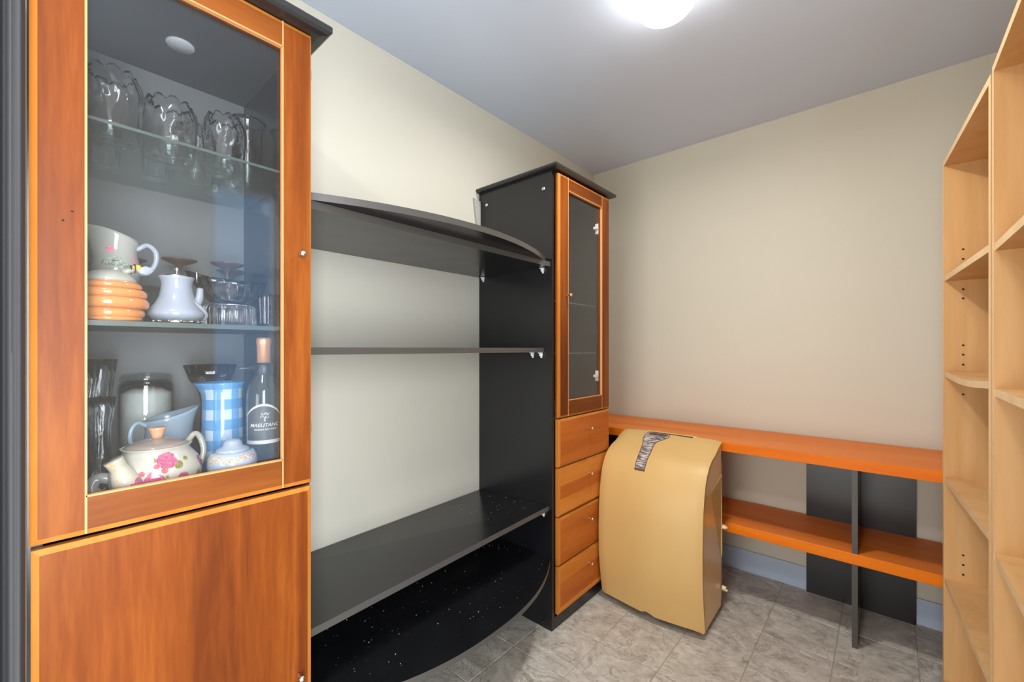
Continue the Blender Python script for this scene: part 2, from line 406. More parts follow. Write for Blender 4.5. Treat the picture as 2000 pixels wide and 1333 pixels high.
# ------------------------------------------------------------------ tall display cabinet (left)
XF, XC = .457, .437                 # door face plane, carcass front plane
def cornice(name, x1, y0, y1, z0, z1, parent, mat):
    # rounded nosing on front and both sides
    prof = [(-.022, 0), (-.006, .002), (0, .008), (0, (z1-z0)-.004), (-.004, z1-z0)]
    vs, fs = [], []
    for dx, dz in prof:
        vs += [(0.001, y0-dx, z0+dz), (x1+dx, y0-dx, z0+dz), (x1+dx, y1+dx, z0+dz), (0.001, y1+dx, z0+dz)]
    n = len(prof)
    for i in range(n-1):
        for k in range(4):
            a = i*4+k; b = i*4+(k+1) % 4; fs.append((a, b, b+4, a+4))
    fs.append((3, 2, 1, 0)); b = (n-1)*4; fs.append((b, b+1, b+2, b+3))
    return mk(name, vs, fs, mat, parent)
def cabinet_shell(t, y0, y1, ztop, zbot_in):
    T = .018
    for (a, b) in ((y0, y0+T), (y1-T, y1)):
        board('side_panel', (.001, XC), (a, b), (0.0, ztop), M['black'], M['black'], t)
    box('back_panel', (.002, .010), (y0+T, y1-T), (.06, ztop-T), M['inner'], t)
    box('top_panel', (.010, XC-.002), (y0+T, y1-T), (ztop-T, ztop), M['inner_dark'], t)
    box('bottom_panel', (.010, XC-.002), (y0+T, y1-T), (zbot_in-T, zbot_in), M['inner_dark'], t)
    box('kickboard', (.39, XC-.001), (y0+T, y1-T), (.0, .052), M['black'], t)
def glass_door(t, y0, y1, z0, z1, sw, rb, rt, label=None):
    """frame door: stiles run full height, rails between; sub-parts of the door"""
    d = mk('door', *frame_back(y0, y1, z0, z1, sw, rb, rt), M['cherry_v'], t)
    if label: d['label'] = label
    c, dd = .0095, .0045
    def quadpart(name, poly, mats, mi):   # polygons list in (y,z,x)
        vs, fs = [], []
        for f in poly:
            k = len(vs); vs += [(p[2], p[0], p[1]) for p in f]; fs.append(tuple(range(k, k+len(f))))
        return mk(name, vs, fs, mats, d, mi=mi, recalc=False)
    g = .0012
    E = [M['cherry_v'], M['cherry_edge'], M['cherry_fillet']]
    EH = [M['cherry_h'], M['cherry_edge'], M['cherry_fillet']]
    f, s, b = XF, XF-dd, XF-.012
    yi0, yi1, zi0, zi1 = y0+sw, y1-sw, z0+rb, z1-rt
    # stiles
    quadpart('stile', [[(y0+c, z0+c, f), (yi0-g, z0+c, f), (yi0-g, z1-c, f), (y0+c, z1-c, f)], [(y0, z0, s), (y0+c, z0+c, f), (y0+c, z1-c, f), (y0, z1, s)],
        [(y0, z0, s), (yi0-g, z0, s), (yi0-g, z0+c, f), (y0+c, z0+c, f)], [(y0+c, z1-c, f), (yi0-g, z1-c, f), (yi0-g, z1, s), (y0, z1, s)],
        [(y0, z0, b), (y0, z0, s), (y0, z1, s), (y0, z1, b)], [(yi0-g, z0, s), (yi0-g, z0, b), (yi0-g, z1, b), (yi0-g, z1, s)], [(yi0-g, z0+c, f), (yi0-g, z0, s), (yi0-g, z1, s), (yi0-g, z1-c, f)],
        [(y0, z0, b), (yi0-g, z0, b), (yi0-g, z0, s), (y0, z0, s)], [(y0, z1, s), (yi0-g, z1, s), (yi0-g, z1, b), (y0, z1, b)]], E, [0, 1, 1, 1, 1, 0, 0, 1, 1])
    quadpart('stile', [[(yi1+g, z0+c, f), (y1-c*.5, z0+c, f), (y1-c*.5, z1-c, f), (yi1+g, z1-c, f)], [(y1-c*.5, z0+c, f), (y1, z0, s), (y1, z1, s), (y1-c*.5, z1-c, f)],
        [(yi1+g, z0, s), (y1, z0, s), (y1-c*.5, z0+c, f), (yi1+g, z0+c, f)], [(yi1+g, z1-c, f), (y1-c*.5, z1-c, f), (y1, z1, s), (yi1+g, z1, s)],
        [(y1, z0, s), (y1, z0, b), (y1, z1, b), (y1, z1, s)], [(yi1+g, z0, b), (yi1+g, z0, s), (yi1+g, z1, s), (yi1+g, z1, b)], [(yi1+g, z0, s), (yi1+g, z0+c, f), (yi1+g, z1-c, f), (yi1+g, z1, s)],
        [(yi1+g, z0, b), (y1, z0, b), (y1, z0, s), (yi1+g, z0, s)], [(yi1+g, z1, s), (y1, z1, s), (y1, z1, b), (yi1+g, z1, b)]], E, [0, 1, 1, 1, 1, 2, 0, 1, 1])
    # rails
    quadpart('rail', [[(yi0+g, z0+c, f), (yi1-g, z0+c, f), (yi1-g, zi0, f), (yi0+g, zi0, f)], [(yi0+g, z0, s), (yi1-g, z0, s), (yi1-g, z0+c, f), (yi0+g, z0+c, f)],
        [(yi0+g, zi0, f), (yi1-g, zi0, f), (yi1-g, zi0, b), (yi0+g, zi0, b)], [(yi0+g, z0, b), (yi1-g, z0, b), (yi1-g, z0, s), (yi0+g, z0, s)]], EH, [0, 1, 2, 1])
    quadpart('rail', [[(yi0+g, zi1, f), (yi1-g, zi1, f), (yi1-g, z1-c, f), (yi0+g, z1-c, f)], [(yi0+g, z1-c, f), (yi1-g, z1-c, f), (yi1-g, z1, s), (yi0+g, z1, s)],
        [(yi0+g, zi1, b), (yi1-g, zi1, b), (yi1-g, zi1, f), (yi0+g, zi1, f)], [(yi0+g, z1, s), (yi1-g, z1, s), (yi1-g, z1, b), (yi0+g, z1, b)]], EH, [0, 1, 2, 1])
    # pale fillets: round the opening and in the joints
    h = .0016
    for (a, b2, c2, e) in ((yi0-h, yi0+h, z0+.002, z1-.002), (yi1-h, yi1+h, z0+.002, z1-.002), (yi0, yi1, zi0-h, zi0+h), (yi0, yi1, zi1-h, zi1+h)):
        box('fillet', (XF-.010, XF+.0006), (a, b2), (c2, e), M['cherry_fillet'], d)
    prism('glass_pane', [(yi0-.004, zi0-.004), (yi1+.004, zi0-.004), (yi1+.004, zi1+.004), (yi0-.004, zi1+.004)], 'x', XF-.016, XF-.0125, M['pane'], d)
    # dark rubber seal behind the glass
    return d
def frame_back(y0, y1, z0, z1, sw, rb, rt):
    a, b = XF-.019, XF-.0121
    o = [(y0, z0), (y1, z0), (y1, z1), (y0, z1)]; i = [(y0+sw, z0+rb), (y1-sw, z0+rb), (y1-sw, z1-rt), (y0+sw, z1-rt)]
    vs = [(a, p, q) for p, q in o]+[(a, p, q) for p, q in i]+[(b, p, q) for p, q in o]+[(b, p, q) for p, q in i]; fs = []
    for k in range(4):
        j = (k+1) % 4
        fs += [(k, 4+k, 4+j, j), (8+k, 8+j, 12+j, 12+k), (k, j, 8+j, 8+k), (4+k, 12+k, 12+j, 4+j)]
    return vs, fs

TY0, TY1 = -2.597, -2.130
t = thing('display_cabinet', 'tall black and cherry wood cabinet with crockery behind its glass door', 'cabinet', (.22, (TY0+TY1)/2, 0))
tall = t
ZI = .905
cabinet_shell(t, TY0, TY1, 1.990, ZI)
cornice('cornice', .490, TY0, TY1+.034, 1.990, 2.016, t, M['black_trim'])
d = glass_door(t, -2.595, -2.133, .886, 1.988, .067, .068, .062, 'cherry framed glass door')
knob(d, XF, -2.162, 1.443, M['steel'])
d = chamfer_slab('door', XF, .019, (-2.593, -2.1335), (.056, .8775), M['cherry_v'], t); d['label'] = 'solid cherry veneer lower door'
knob(d, XF, -2.165, .43, M['steel'])
o = mk('glass_shelf', [(x, y, z) for x in (.012, .40) for y in (TY0+.019, TY1-.019) for z in (1.648, 1.654)],
       [(0, 1, 3, 2), (4, 6, 7, 5), (0, 4, 5, 1), (2, 3, 7, 6), (0, 2, 6, 4), (1, 5, 7, 3)], [M['glass_shelf'], M['glass_edge']], t, mi=[0, 1, 0, 0, 0, 0])
board('shelf', (.012, .405), (TY0+.019, TY1-.019), (1.260, 1.270), M['inner_dark'], M['glass_edge'], t)
lathe('reflection_disc', [(0, 0), (.027, 0), (.029, .003), (.029, .006), (0, .006)], (.205, -2.345, 1.9655), plain('reflection_grey', srgb(196, 196, 200), .5), t)  # pale disc put in for a ceiling light's reflection in the door glass
for z in (1.905, 1.02):
    box('hinge', (XC-.025, XC-.002), (TY1, TY1+.006), (z-.014, z+.014), M['steel'], t, bev=.001)
for (yy, zz) in ((-2.545, 1.455), (-2.556, 1.437)):
    lathe('wear_mark', [(0, 0), (.0018, 0), (0, .0004)], (XF, yy, zz), M['hole'], t, seg=8, fn=lambda T, i, r, z: (z, r*cos(T), r*sin(T)))

# ------------------------------------------------------------------ small cabinet by the corner
XF, XC = .466, .445
sz = lambda z: 1.2163-(1.2163-z)*.9925
SY0, SY1 = -1.110, -.630
t = thing('narrow_cabinet', 'narrow black and cherry cabinet with glass door over four drawers, in the corner', 'cabinet', (.22, (SY0+SY1)/2, 0))
small = t
cabinet_shell(t, SY0, SY1, 1.983, .925)
cornice('cornice', .486, SY0-.024, SY1+.022, 1.983, 2.003, t, M['black_trim'])
d = glass_door(t, -1.087, -.645, sz(.912), sz(1.980), .072, .072, .060, 'narrow cherry framed glass door')
knob(d, XF, -1.030, 1.450, M['brass'], s=1.1)
for zz in (1.815, 1.079):
    hb = box('hinge', (XF-.040, XF-.022), (-.736, -.668), (zz-.007, zz+.007), M['clip'], d, bev=.002)
    box('hinge_plate', (XF-.042, XF-.024), (-.714, -.694), (zz-.026, zz+.026), M['clip'], t, bev=.002)
for zz in (1.43, 1.19):
    mk('glass_shelf', [(x, y, z) for x in (.012, .39) for y in (SY0+.019, SY1-.019) for z in (zz, zz+.006)],
       [(0, 1, 3, 2), (4, 6, 7, 5), (0, 4, 5, 1), (2, 3, 7, 6), (0, 2, 6, 4), (1, 5, 7, 3)], [M['glass_shelf'], M['glass_edge']], t, mi=[0, 1, 0, 0, 0, 0])
for k, (z0, z1) in enumerate(((.697, .907), (.482, .693), (.269, .477), (.058, .264))):
    m = M['drawer_mid']; z0, z1 = sz(z0), sz(z1)
    dr = chamfer_slab('drawer', XF, .019, (-1.087, -.640), (z0, z1), m, t, c=.010, d=.006)
    if k in (1, 3):      # lighter band of veneer over a darker one
        s1 = .075 if k == 1 else .07
        box('veneer_band', (XF-.0005, XF+.0004), (-1.077, -.650), (z1-s1, z1-.010), M['drawer_light'], dr)
        box('veneer_band', (XF-.0005, XF+.0004), (-1.077, -.650), (z0+.010, z0+(.075 if k == 1 else .03)), M['drawer_light'], dr)
    knob(dr, XF, -.846, (z0+z1)/2+.036, M['steel'])
for (x, z) in ((.401, 1.912), (.054, 1.918)):
    lathe('bolt_head', [(0, 0), (.009, 0), (.009, .004), (.006, .006), (0, .006)], (x, SY0, z), M['steel'], t, seg=16, fn=lambda T, i, r, z: (r*cos(T), -z, r*sin(T)))
# strip of backing board that stands proud behind the cabinet by the wall
prism('torn_strip', [(-1.111, 1.62), (-1.128, 1.72), (-1.133, 1.80), (-1.156, 1.952), (-1.13, 1.946), (-1.111, 1.945)], 'x', .0008, .012, plain('torn_board', srgb(176, 172, 162), .6), small)

XF, XC = .457, .437
# ------------------------------------------------------------------ black open shelving between the cabinets
t = thing('shelving_bay', 'black open shelves with bowed top and bottom boards between two cabinets', 'shelving', (.22, -1.62, 0))
bay = t
Y0, Y1 = TY1+.001, SY0-.001
def arc_board(name, z0, z1, bulge, ex, xa, xb, skew=0.0):
    n = 28; pts = []
    for k in range(n+1):
        y = Y0+(Y1-Y0)*k/n; u = abs((y-(Y0+Y1)/2)/((Y1-Y0)/2))
        pts.append((xa+(xb-xa)*k/n+bulge*(1-u**ex), y))
    poly = [(.003, Y0)]+pts+[(.003, Y1)]
    N = len(poly); vs = [(x, y, z0) for x, y in poly]+[(x, y, z1) for x, y in poly]
    fs = [tuple(range(N-1, -1, -1)), tuple(range(N, 2*N))]+[(i, (i+1) % N, N+(i+1) % N, N+i) for i in range(N)]
    mi = [0, 0]+[1 if 1 <= i < N-2 else 0 for i in range(N)]
    return mk(name, vs, fs, [M['black'], M['black_edge']], t, mi=mi)
o = arc_board('bowed_shelf', .297, .315, .150, 2.3, .437, .437)
o = arc_board('bowed_shelf', 1.5895, 1.6085, .125, 2.0, .437, .412)
board('shelf', (.003, .437), (Y0, Y1), (1.5680, 1.589), M['black'], M['black_edge'], t)
board('shelf', (.003, .402), (Y0, Y1), (1.1995, 1.219), M['black'], M['black_edge'], t)
# lower flat shelf has slipped: right end and front sit a little high
vs = []
for x, zs in ((.003, (.497, .514)), (.432, (.507, .538))):
    for y, z in ((Y0, zs[0]), (Y1, zs[1])):
        vs += [(x, y, z-.020), (x, y, z)]
mk('shelf', vs, [(0, 1, 3, 2), (4, 6, 7, 5), (0, 4, 5, 1), (2, 3, 7, 6), (0, 2, 6, 4), (1, 5, 7, 3)], [M['black'], M['black_edge']], t, mi=[0, 1, 0, 0, 0, 0])['label'] = 'flat shelf sitting slightly askew'
box('back_board', (.0035, .012), (Y0, Y1), (0, .296), M['black'], t)
box('back_board', (.0035, .012), (Y0, Y1), (.316, .475), M['black'], t)
def support(x, z, s=1.0):
    y = SY0-.0005
    b = bmesh.new()
    for (sx, sy, sz, c) in ((.012, .012, .014, (0, -.007, -.001)), (.020, .014, .004, (-.002, -.008, .006)), (.008, .006, .012, (0, -.004, -.010))):
        g = bmesh.ops.create_cube(b, size=1)['verts']; bmesh.ops.scale(b, vec=(sx*s, sy*s, sz*s), verts=g)
        bmesh.ops.translate(b, vec=(x+c[0]*s, y+c[1]*s-.001, z+c[2]*s), verts=g)
    bmesh.ops.bevel(b, geom=b.edges[:], offset=.0012, segments=1, affect='EDGES')
    bm_obj('shelf_support', b, M['clip'], t)
for x, z in ((.401, 1.5585), (.035, 1.5585), (.345, 1.191), (.392, 1.191), (.405, .502)): support(x, z)
for x in (.40, .036):
    box('shelf_support', (x-.01, x+.01), (Y0, Y0+.012), (1.558, 1.567), M['clip'], t, bev=.001)
box('shelf_support', (.36, .38), (Y0, Y0+.012), (1.190, 1.1985), M['clip'], t, bev=.001)
# loose flecks of dust and chips
bd = bmesh.new()
for k in range(170):
    if k < 125:
        y = random.uniform(Y0+.1, Y1-.03); u = abs((y+1.62)/.51); x = random.uniform(.12, .42+.14*(1-u**2.3)); z = .3153
    else:
        y = random.uniform(-1.4, Y1-.02); x = random.uniform(.1, .40); z = .497+.027*((y+2.13)/1.02)+.018*(x/.43)+.0022
    g = bmesh.ops.create_icosphere(bd, subdivisions=0, radius=random.choice((.0007, .0009, .0012, .0018)))['verts'] if False else bmesh.ops.create_cube(bd, size=random.choice((.0006, .0008, .0010, .0013, .0018)))['verts']
    bmesh.ops.scale(bd, vec=(random.uniform(.6, 1.6), random.uniform(.6, 1.6), .6), verts=g)
    bmesh.ops.rotate(bd, verts=g, cent=(0, 0, 0), matrix=Matrix.Rotation(random.uniform(0, 3), 3, 'Z'))
    bmesh.ops.translate(bd, vec=(x, y, z+.0005), verts=g)
o = bm_obj('dust_flecks', bd, M['dust'])
tag(o, 'tiny pale dust flecks scattered on the lower black shelves', 'dust', kind='stuff')

# ------------------------------------------------------------------ low orange bench shelving on the back wall
t = thing('wall_bench', 'low orange wood wall shelving on black uprights under the bare wall', 'shelving', (.95, -.2, 0))
for (z0, z1, yf, x0) in ((.736, .778, -.452, .004), (.338, .382, -.384, .004)):
    vs = [(x, y, z) for x in (x0, XR-.012) for y in (yf, -.0095) for z in (z0, z1)]
    b = mk('shelf', vs, [(0, 1, 3, 2), (4, 6, 7, 5), (0, 4, 5, 1), (2, 3, 7, 6), (0, 2, 6, 4), (1, 5, 7, 3)], [M['orange'], M['orange_f']], t, mi=[0, 0, 1, 0, 0, 0])
    mod = b.modifiers.new('bevel', 'BEVEL'); mod.width = .0015; mod.segments = 1
for (z0, z1) in ((0, .338), (.382, .736)):
    board('back_panel', (1.223, 1.623), (-.022, -.0095), (z0, z1), M['black'], M['black'], t)
    box('back_panel', (.02, .30), (-.022, -.0095), (z0, z1), M['black'], t)
board('upright', (1.418, 1.437), (-.382, -.022), (.382, .736), M['black'], M['black_edge'], t, face='-y')
board('upright', (1.418, 1.437), (-.384, -.022), (0, .338), M['black'], M['black_edge'], t, face='-y')
board('upright', (.30, .319), (-.40, -.022), (.382, .736), M['black'], M['black_edge'], t, face='-y')
board('upright', (.30, .319), (-.384, -.022), (0, .338), M['black'], M['black_edge'], t, face='-y')

# ------------------------------------------------------------------ maple bookcases on the right
def bookcase(name, label, P, Q, depth, shelves, zt, zbase, holes=(), sag=None, group=None):
    """P far front corner, Q near front corner (outer faces); shelves = list of top heights"""
    P, Q = Vector((P[0], P[1], 0)), Vector((Q[0], Q[1], 0)); u = (Q-P).normalized(); v = Vector((-u.y, u.x, 0)); L = (Q-P).length
    T = .018
    t = thing(name, label, 'bookcase', tuple(P+u*L/2+v*depth/2), group)
    def blk(nm, a0, a1, b0, b1, z0, z1, front=True, parent=t, mat=None):
        vs = [P+u*a+v*b+Vector((0, 0, z)) for b in (b0, b1) for a in (a0, a1) for z in (z0, z1)]
        return mk(nm, vs, [(0, 1, 3, 2), (4, 6, 7, 5), (0, 4, 5, 1), (2, 3, 7, 6), (0, 2, 6, 4), (1, 5, 7, 3)], mat or [M['maple'], M['maple_edge']], parent, mi=[1, 0, 0, 0, 0, 0])
    fp = blk('side_panel', 0, T, 0, depth, 0, zt)
    blk('side_panel', L-T, L, 0, depth, 0, zt)
    blk('back_panel', T, L-T, depth-.008, depth, zbase, zt)
    blk('kickboard', T, L-T, .02, .035, 0, zbase-.018)
    for i, z in enumerate(shelves):
        if sag is not None and i == sag:
            n = 12; vs, fs, mi = [], [], []
            for k in range(n+1):
                a = T+.0005+(L-2*T-.001)*k/n; s = -.011*math.sin(pi*k/n)**1.2
                for b, zz in ((.002, z-.018), (depth-.01, z-.018), (depth-.01, z), (.002, z)):
                    w = s if b < .1 else s*.4
                    vs.append(P+u*a+v*b+Vector((0, 0, zz+w)))
            for k in range(n):
                for m in range(4): fs.append((k*4+m, k*4+(m+1) % 4, k*4+4+(m+1) % 4, k*4+4+m)); mi.append(1 if m == 3 else 0)
            fs += [(0, 1, 2, 3), (n*4+3, n*4+2, n*4+1, n*4)]; mi += [0, 0]
            mk('shelf', vs, fs, [M['maple'], M['maple_edge']], t, mi=mi)['label'] = 'sagging shelf board'
        else:
            blk('shelf', T, L-T, .002 if 0 < i < len(shelves)-1 else 0, depth-.008, z-.018, z)
    for z in holes:
        c = P+u*(T)+v*.047; vs, fs, seg = [], [], 10
        vs = [c+u*.0004+Vector((0, 0, z))]+[c+u*.0004+v*.0035*cos(2*pi*k/seg)+Vector((0, 0, z+.0035*sin(2*pi*k/seg))) for k in range(seg)]
        vs += [p-u*.0015 for p in vs]
        fs = [(0, 1+k, 1+(k+1) % seg) for k in range(seg)]+[(1+k, seg+2+k, seg+2+(k+1) % seg, 1+(k+1) % seg) for k in range(seg)]
        mk('peg_hole', vs, fs, M['hole'], t)
    return t
bookcase('bookcase', 'pale maple bookcase beside the back wall shelving, standing slightly askew', (1.6722, -.481), (1.7085, -1.094), .290,
         [.068, .419, .771, 1.137, 1.467, 1.866], 1.866, .050,
         holes=(1.554, 1.521, 1.418, 1.387, 1.227, 1.195, 1.161, 1.06, .512, .479, .446), sag=3, group=None)
bookcase('bookcase', 'pale maple bookcase nearest the viewer at the right edge', (1.7105, -1.0985), (1.7105, -1.545), .290,
         [.068, .400, .742, 1.123, 1.461, 1.878], 1.878, .050, group=None)

# ------------------------------------------------------------------ portable air conditioner
def aircon():
    t = thing('air_conditioner', 'cream portable air conditioner with bowed front leaning by the drawers', 'air conditioner', (.718, -.62, 0))
    prof = [(-.500, .792), (-.529, .786), (-.565, .772), (-.605, .752), (-.650, .732), (-.692, .708), (-.722, .676), (-.742, .640), (-.755, .600), (-.768, .530), (-.775, .460), (-.779, .358), (-.777, .241), (-.770, .170), (-.760, .115), (-.746, .034)]
    X0, X1 = .478, .958
    nx = 24
    def off(x, z):
        u = (x-(X0+X1)/2)/((X1-X0)/2)
        k = 1-abs(u)**1.7
        crease = max(0, 1-abs(x-.75)/.16)*.007
        f = min(1, max(0, (.79-z)/.25))
        return -(.026*k+crease)*f, .006*k*(1-f)
    # front shell (outer surface + thickness)
    vs, fs = [], []
    n = len(prof)
    for th in (0.0, .012):
        for i in range(nx+1):
            x = X0+(X1-X0)*i/nx
            xx = x if th == 0 else X0+.0+(X1-X0)*i/nx
            for (y, z) in prof:
                oy, oz = off(x, z)
                e = min(i, nx-i); rd = {0: .007, 1: .001}.get(e, 0)        # softened side edges
                zz = z
                if z < .04 and abs(x-.725) < .03: zz = z+.012*(1-abs(x-.725)/.03)  # notch in the lower rim
                top = z > .74
                vs.append((xx, y+oy+rd+(th if not top else th*.3), zz+oz-(th if top else th*.25)-(rd if top else 0)))
    m = (nx+1)*n
    for i in range(nx):
        for k in range(n-1):
            a = i*n+k; fs.append((a, a+1, a+n+1, a+n)); fs.append((m+a, m+a+n, m+a+n+1, m+a+1))
    for i in range(nx):
        a = i*n; fs.append((a, a+n, m+a+n, m+a)); a = i*n+n-1; fs.append((a, m+a, m+a+n, a+n))
    for k in range(n-1):
        fs.append((k, m+k, m+k+1, k+1)); a = nx*n+k; fs.append((a, a+1, m+a+1, m+a))
    o = mk('front_shell', vs, fs, M['ac'], t, True)
    e = o.modifiers.new('edge', 'EDGE_SPLIT'); e.split_angle = radians(40)
    # inner body, glossy sides slightly inset, with a wedge recess towards the back
    inn = [(y+.014, z-.012) for y, z in prof]; back = -.490
    poly = [(back, .776)]+inn+[(back, .034)]
    for s, (xa, xb) in enumerate(((X0+.006, X0+.012), (X1-.012, X1-.006))):
        prism('side_panel', poly, 'x', xa, xb, M['ac_side'], t)
    prism('side_rim', [(back, .776)]+inn[:8]+[(y+.010, z-.006) for y, z in reversed(inn[:8])]+[(back, .768)], 'x', X1-.006, X1-.003, M['ac'], t)
    # wedge: pale triangular grip panel at the rear of the right side
    wv = [(X1-.006, -.640, .585), (X1-.006, -.491, .640), (X1-.006, -.491, .250), (X1-.0005, -.505, .630), (X1-.0005, -.491, .634), (X1-.0005, -.491, .280)]
    mk('side_grip', wv, [(0, 1, 2), (3, 5, 4), (0, 3, 4, 1), (1, 4, 5, 2), (2, 5, 3, 0)], M['ac'], t)
    core = [(back+.0005, .770)]+[(y+.004, z-.004) for y, z in inn]+[(back+.0005, .040)]
    prism('rear_body', core, 'x', X0+.012, X1-.012, M['ac'], t)
    # base with casters
    box('base', (X0+.03, X1-.03), (-.735, -.505), (.030, .040), M['dark'], t)
    for x in (X0+.06, X1-.06):
        for y in (-.70, -.54):
            lathe('caster', [(0, -.009), (.012, -.009), (.0155, -.005), (.0155, .005), (.012, .009), (0, .009)], (x, y, .0158), M['dark'], t, seg=16, fn=lambda T, i, r, z: (z, r*cos(T), r*sin(T)))
    # control label: wide head running down into a strip, following the shell
    def surf(x, s):
        # s in arc length parameter over profile index
        i = min(int(s), n-2); f = s-i; y = prof[i][0]*(1-f)+prof[i+1][0]*f; z = prof[i][1]*(1-f)+prof[i+1][1]*f
        oy, oz = off(x, z); dy, dz = prof[i+1][0]-prof[i][0], prof[i+1][1]-prof[i][1]; L = sqrt(dy*dy+dz*dz)
        return y+oy, z+oz, dz/L, -dy/L
    def patch(name, outline, lift, mat, parent):
        # outline: list of (s, xleft, xright)
        vs, fs = [], []
        for li in (lift, lift-.0012):
            for s, a, b in outline:
                for k in range(5):
                    x = a+(b-a)*k/4; y, z, ny, nz = surf(x, s); vs.append((x, y+ny*li, z+nz*li))
        m2 = len(outline)*5
        for i in range(len(outline)-1):
            for k in range(4):
                a = i*5+k; fs.append((a, a+1, a+6, a+5)); fs.append((m2+a, m2+a+5, m2+a+6, m2+a+1))
            fs.append((i*5, i*5+5, m2+i*5+5, m2+i*5)); fs.append((i*5+4, m2+i*5+4, m2+i*5+9, i*5+9))
        for k in range(4):
            fs.append((k, m2+k, m2+k+1, k+1)); a = (len(outline)-1)*5+k; fs.append((a, a+1, m2+a+1, m2+a))
        return mk(name, vs, fs, mat, parent)
    nn = NT('instruction_label'); v = nn.mapped((30, 160, 260), src='World')
    f = nn.noise(v, 1.0, 3, .6); nn.base(nn.ramp(f, [(.42, srgb(84, 72, 68)), (.50, srgb(146, 134, 128)), (.60, srgb(206, 198, 194))])); nn.b.inputs['Roughness'].default_value = .35
    def W(s):
        pts = [(.55, .620, .728), (1.5, .612, .735), (2.1, .614, .720), (2.6, .620, .694), (3.2, .632, .690), (4.4, .642, .698), (5.0, .645, .698), (6.6, .650, .700)]
        for i in range(len(pts)-1):
            if pts[i][0] <= s <= pts[i+1][0]:
                f = (s-pts[i][0])/(pts[i+1][0]-pts[i][0]); return [s]+[pts[i][j]*(1-f)+pts[i+1][j]*f for j in (1, 2)]
        return [s, pts[-1][1], pts[-1][2]]
    N = 26; ss = [.55+(6.6-.55)*k/N for k in range(N+1)]
    patch('label_border', [W(s) for s in ss], .0013, plain('label_border', srgb(96, 76, 60), .4), t)
    patch('control_label', [[W(s)[0], W(s)[1]+.004, W(s)[2]-.004] for s in ss[1:-1]], .0017, nn.m, t)
    patch('display', [[s, .632, .722] for s in (.95, 1.2, 1.45)], .0024, plain('display_dark', srgb(78, 62, 66), .2), t)
    # vent slot in the top and its raised lip
    vv = [(.635, -.506, .7945), (.835, -.506, .7945)]
    box('vent_slot', (.640, .835), (-.520, -.515), (.7905, .7965), M['hole'], t)
    box('vent_lip', (.610, .855), (-.513, -.500), (.784, .800), M['ac'], t, bev=.003, seg=2)
    y, z, ny, nz = surf(.63, 13.5)
    box('small_badge', (.640, .672), (y-.0015, y+.004), (z+.004, z+.0065), plain('badge_grey', srgb(168, 136, 84), .4), t)
    # two hose clips on the rear edge
    for z in (.395, .115):
        b = bmesh.new()
        g = bmesh.ops.create_cone(b, cap_ends=True, segments=14, radius1=.011, radius2=.009, depth=.016)['verts']
        bmesh.ops.rotate(b, verts=g, cent=(0, 0, 0), matrix=Matrix.Rotation(pi/2, 3, 'Y')); bmesh.ops.translate(b, vec=(X1+.006, -.483, z), verts=g)
        g = bmesh.ops.create_cone(b, cap_ends=True, segments=12, radius1=.005, radius2=.005, depth=.02)['verts']
        bmesh.ops.rotate(b, verts=g, cent=(0, 0, 0), matrix=Matrix.Rotation(pi/2, 3, 'Y')); bmesh.ops.translate(b, vec=(X1+.010, -.483, z-(.008 if z < .2 else 0)), verts=g)
        bm_obj('hose_clip', b, plain('clip_cream', srgb(226, 206, 170), .3), t)
    box('rear_flange', (X0+.012, X1-.006), (-.4895, -.478), (.06, .70), M['ac'], t)
aircon()

# ------------------------------------------------------------------ grey curtain at the far left
def curtain(name, y0, y1, x0, z0, z1, label, amp, n=60, ph=0.0, waves=3.0):
    vs, fs = [], []
    for th in (0, .004):
        for k in range(n+1):
            f = k/n; y = y0+(y1-y0)*f
            x = x0+amp*sin(2*pi*waves*f+ph)+amp*.4*sin(2*pi*waves*2.3*f+1)
            for z in (z0, (z0+z1)/2, z1):
                vs.append((x+th+.008*sin(z*1.5+k*.3), y, z))
    m = (n+1)*3
    for k in range(n):
        for j in range(2):
            a = k*3+j; fs.append((a, a+3, a+4, a+1)); fs.append((m+a, m+a+1, m+a+4, m+a+3))
        a = k*3; fs.append((a, m+a, m+a+3, a+3)); a = k*3+2; fs.append((a, a+3, m+a+3, m+a))
    for k in (0, n):
        for j in range(2):
            a = k*3+j; fs.append((a, a+1, m+a+1, m+a))
    o = mk(name, vs, fs, M['curtain'], None, True)
    e = o.modifiers.new('edge', 'EDGE_SPLIT'); e.split_angle = radians(50)
    return tag(o, label, 'curtain')
curtain('curtain', -2.92, -2.5987, .478, .015, 2.405, 'dark grey curtain hanging in folds left of the display cabinet', .014, n=220, waves=11.5, ph=.6)

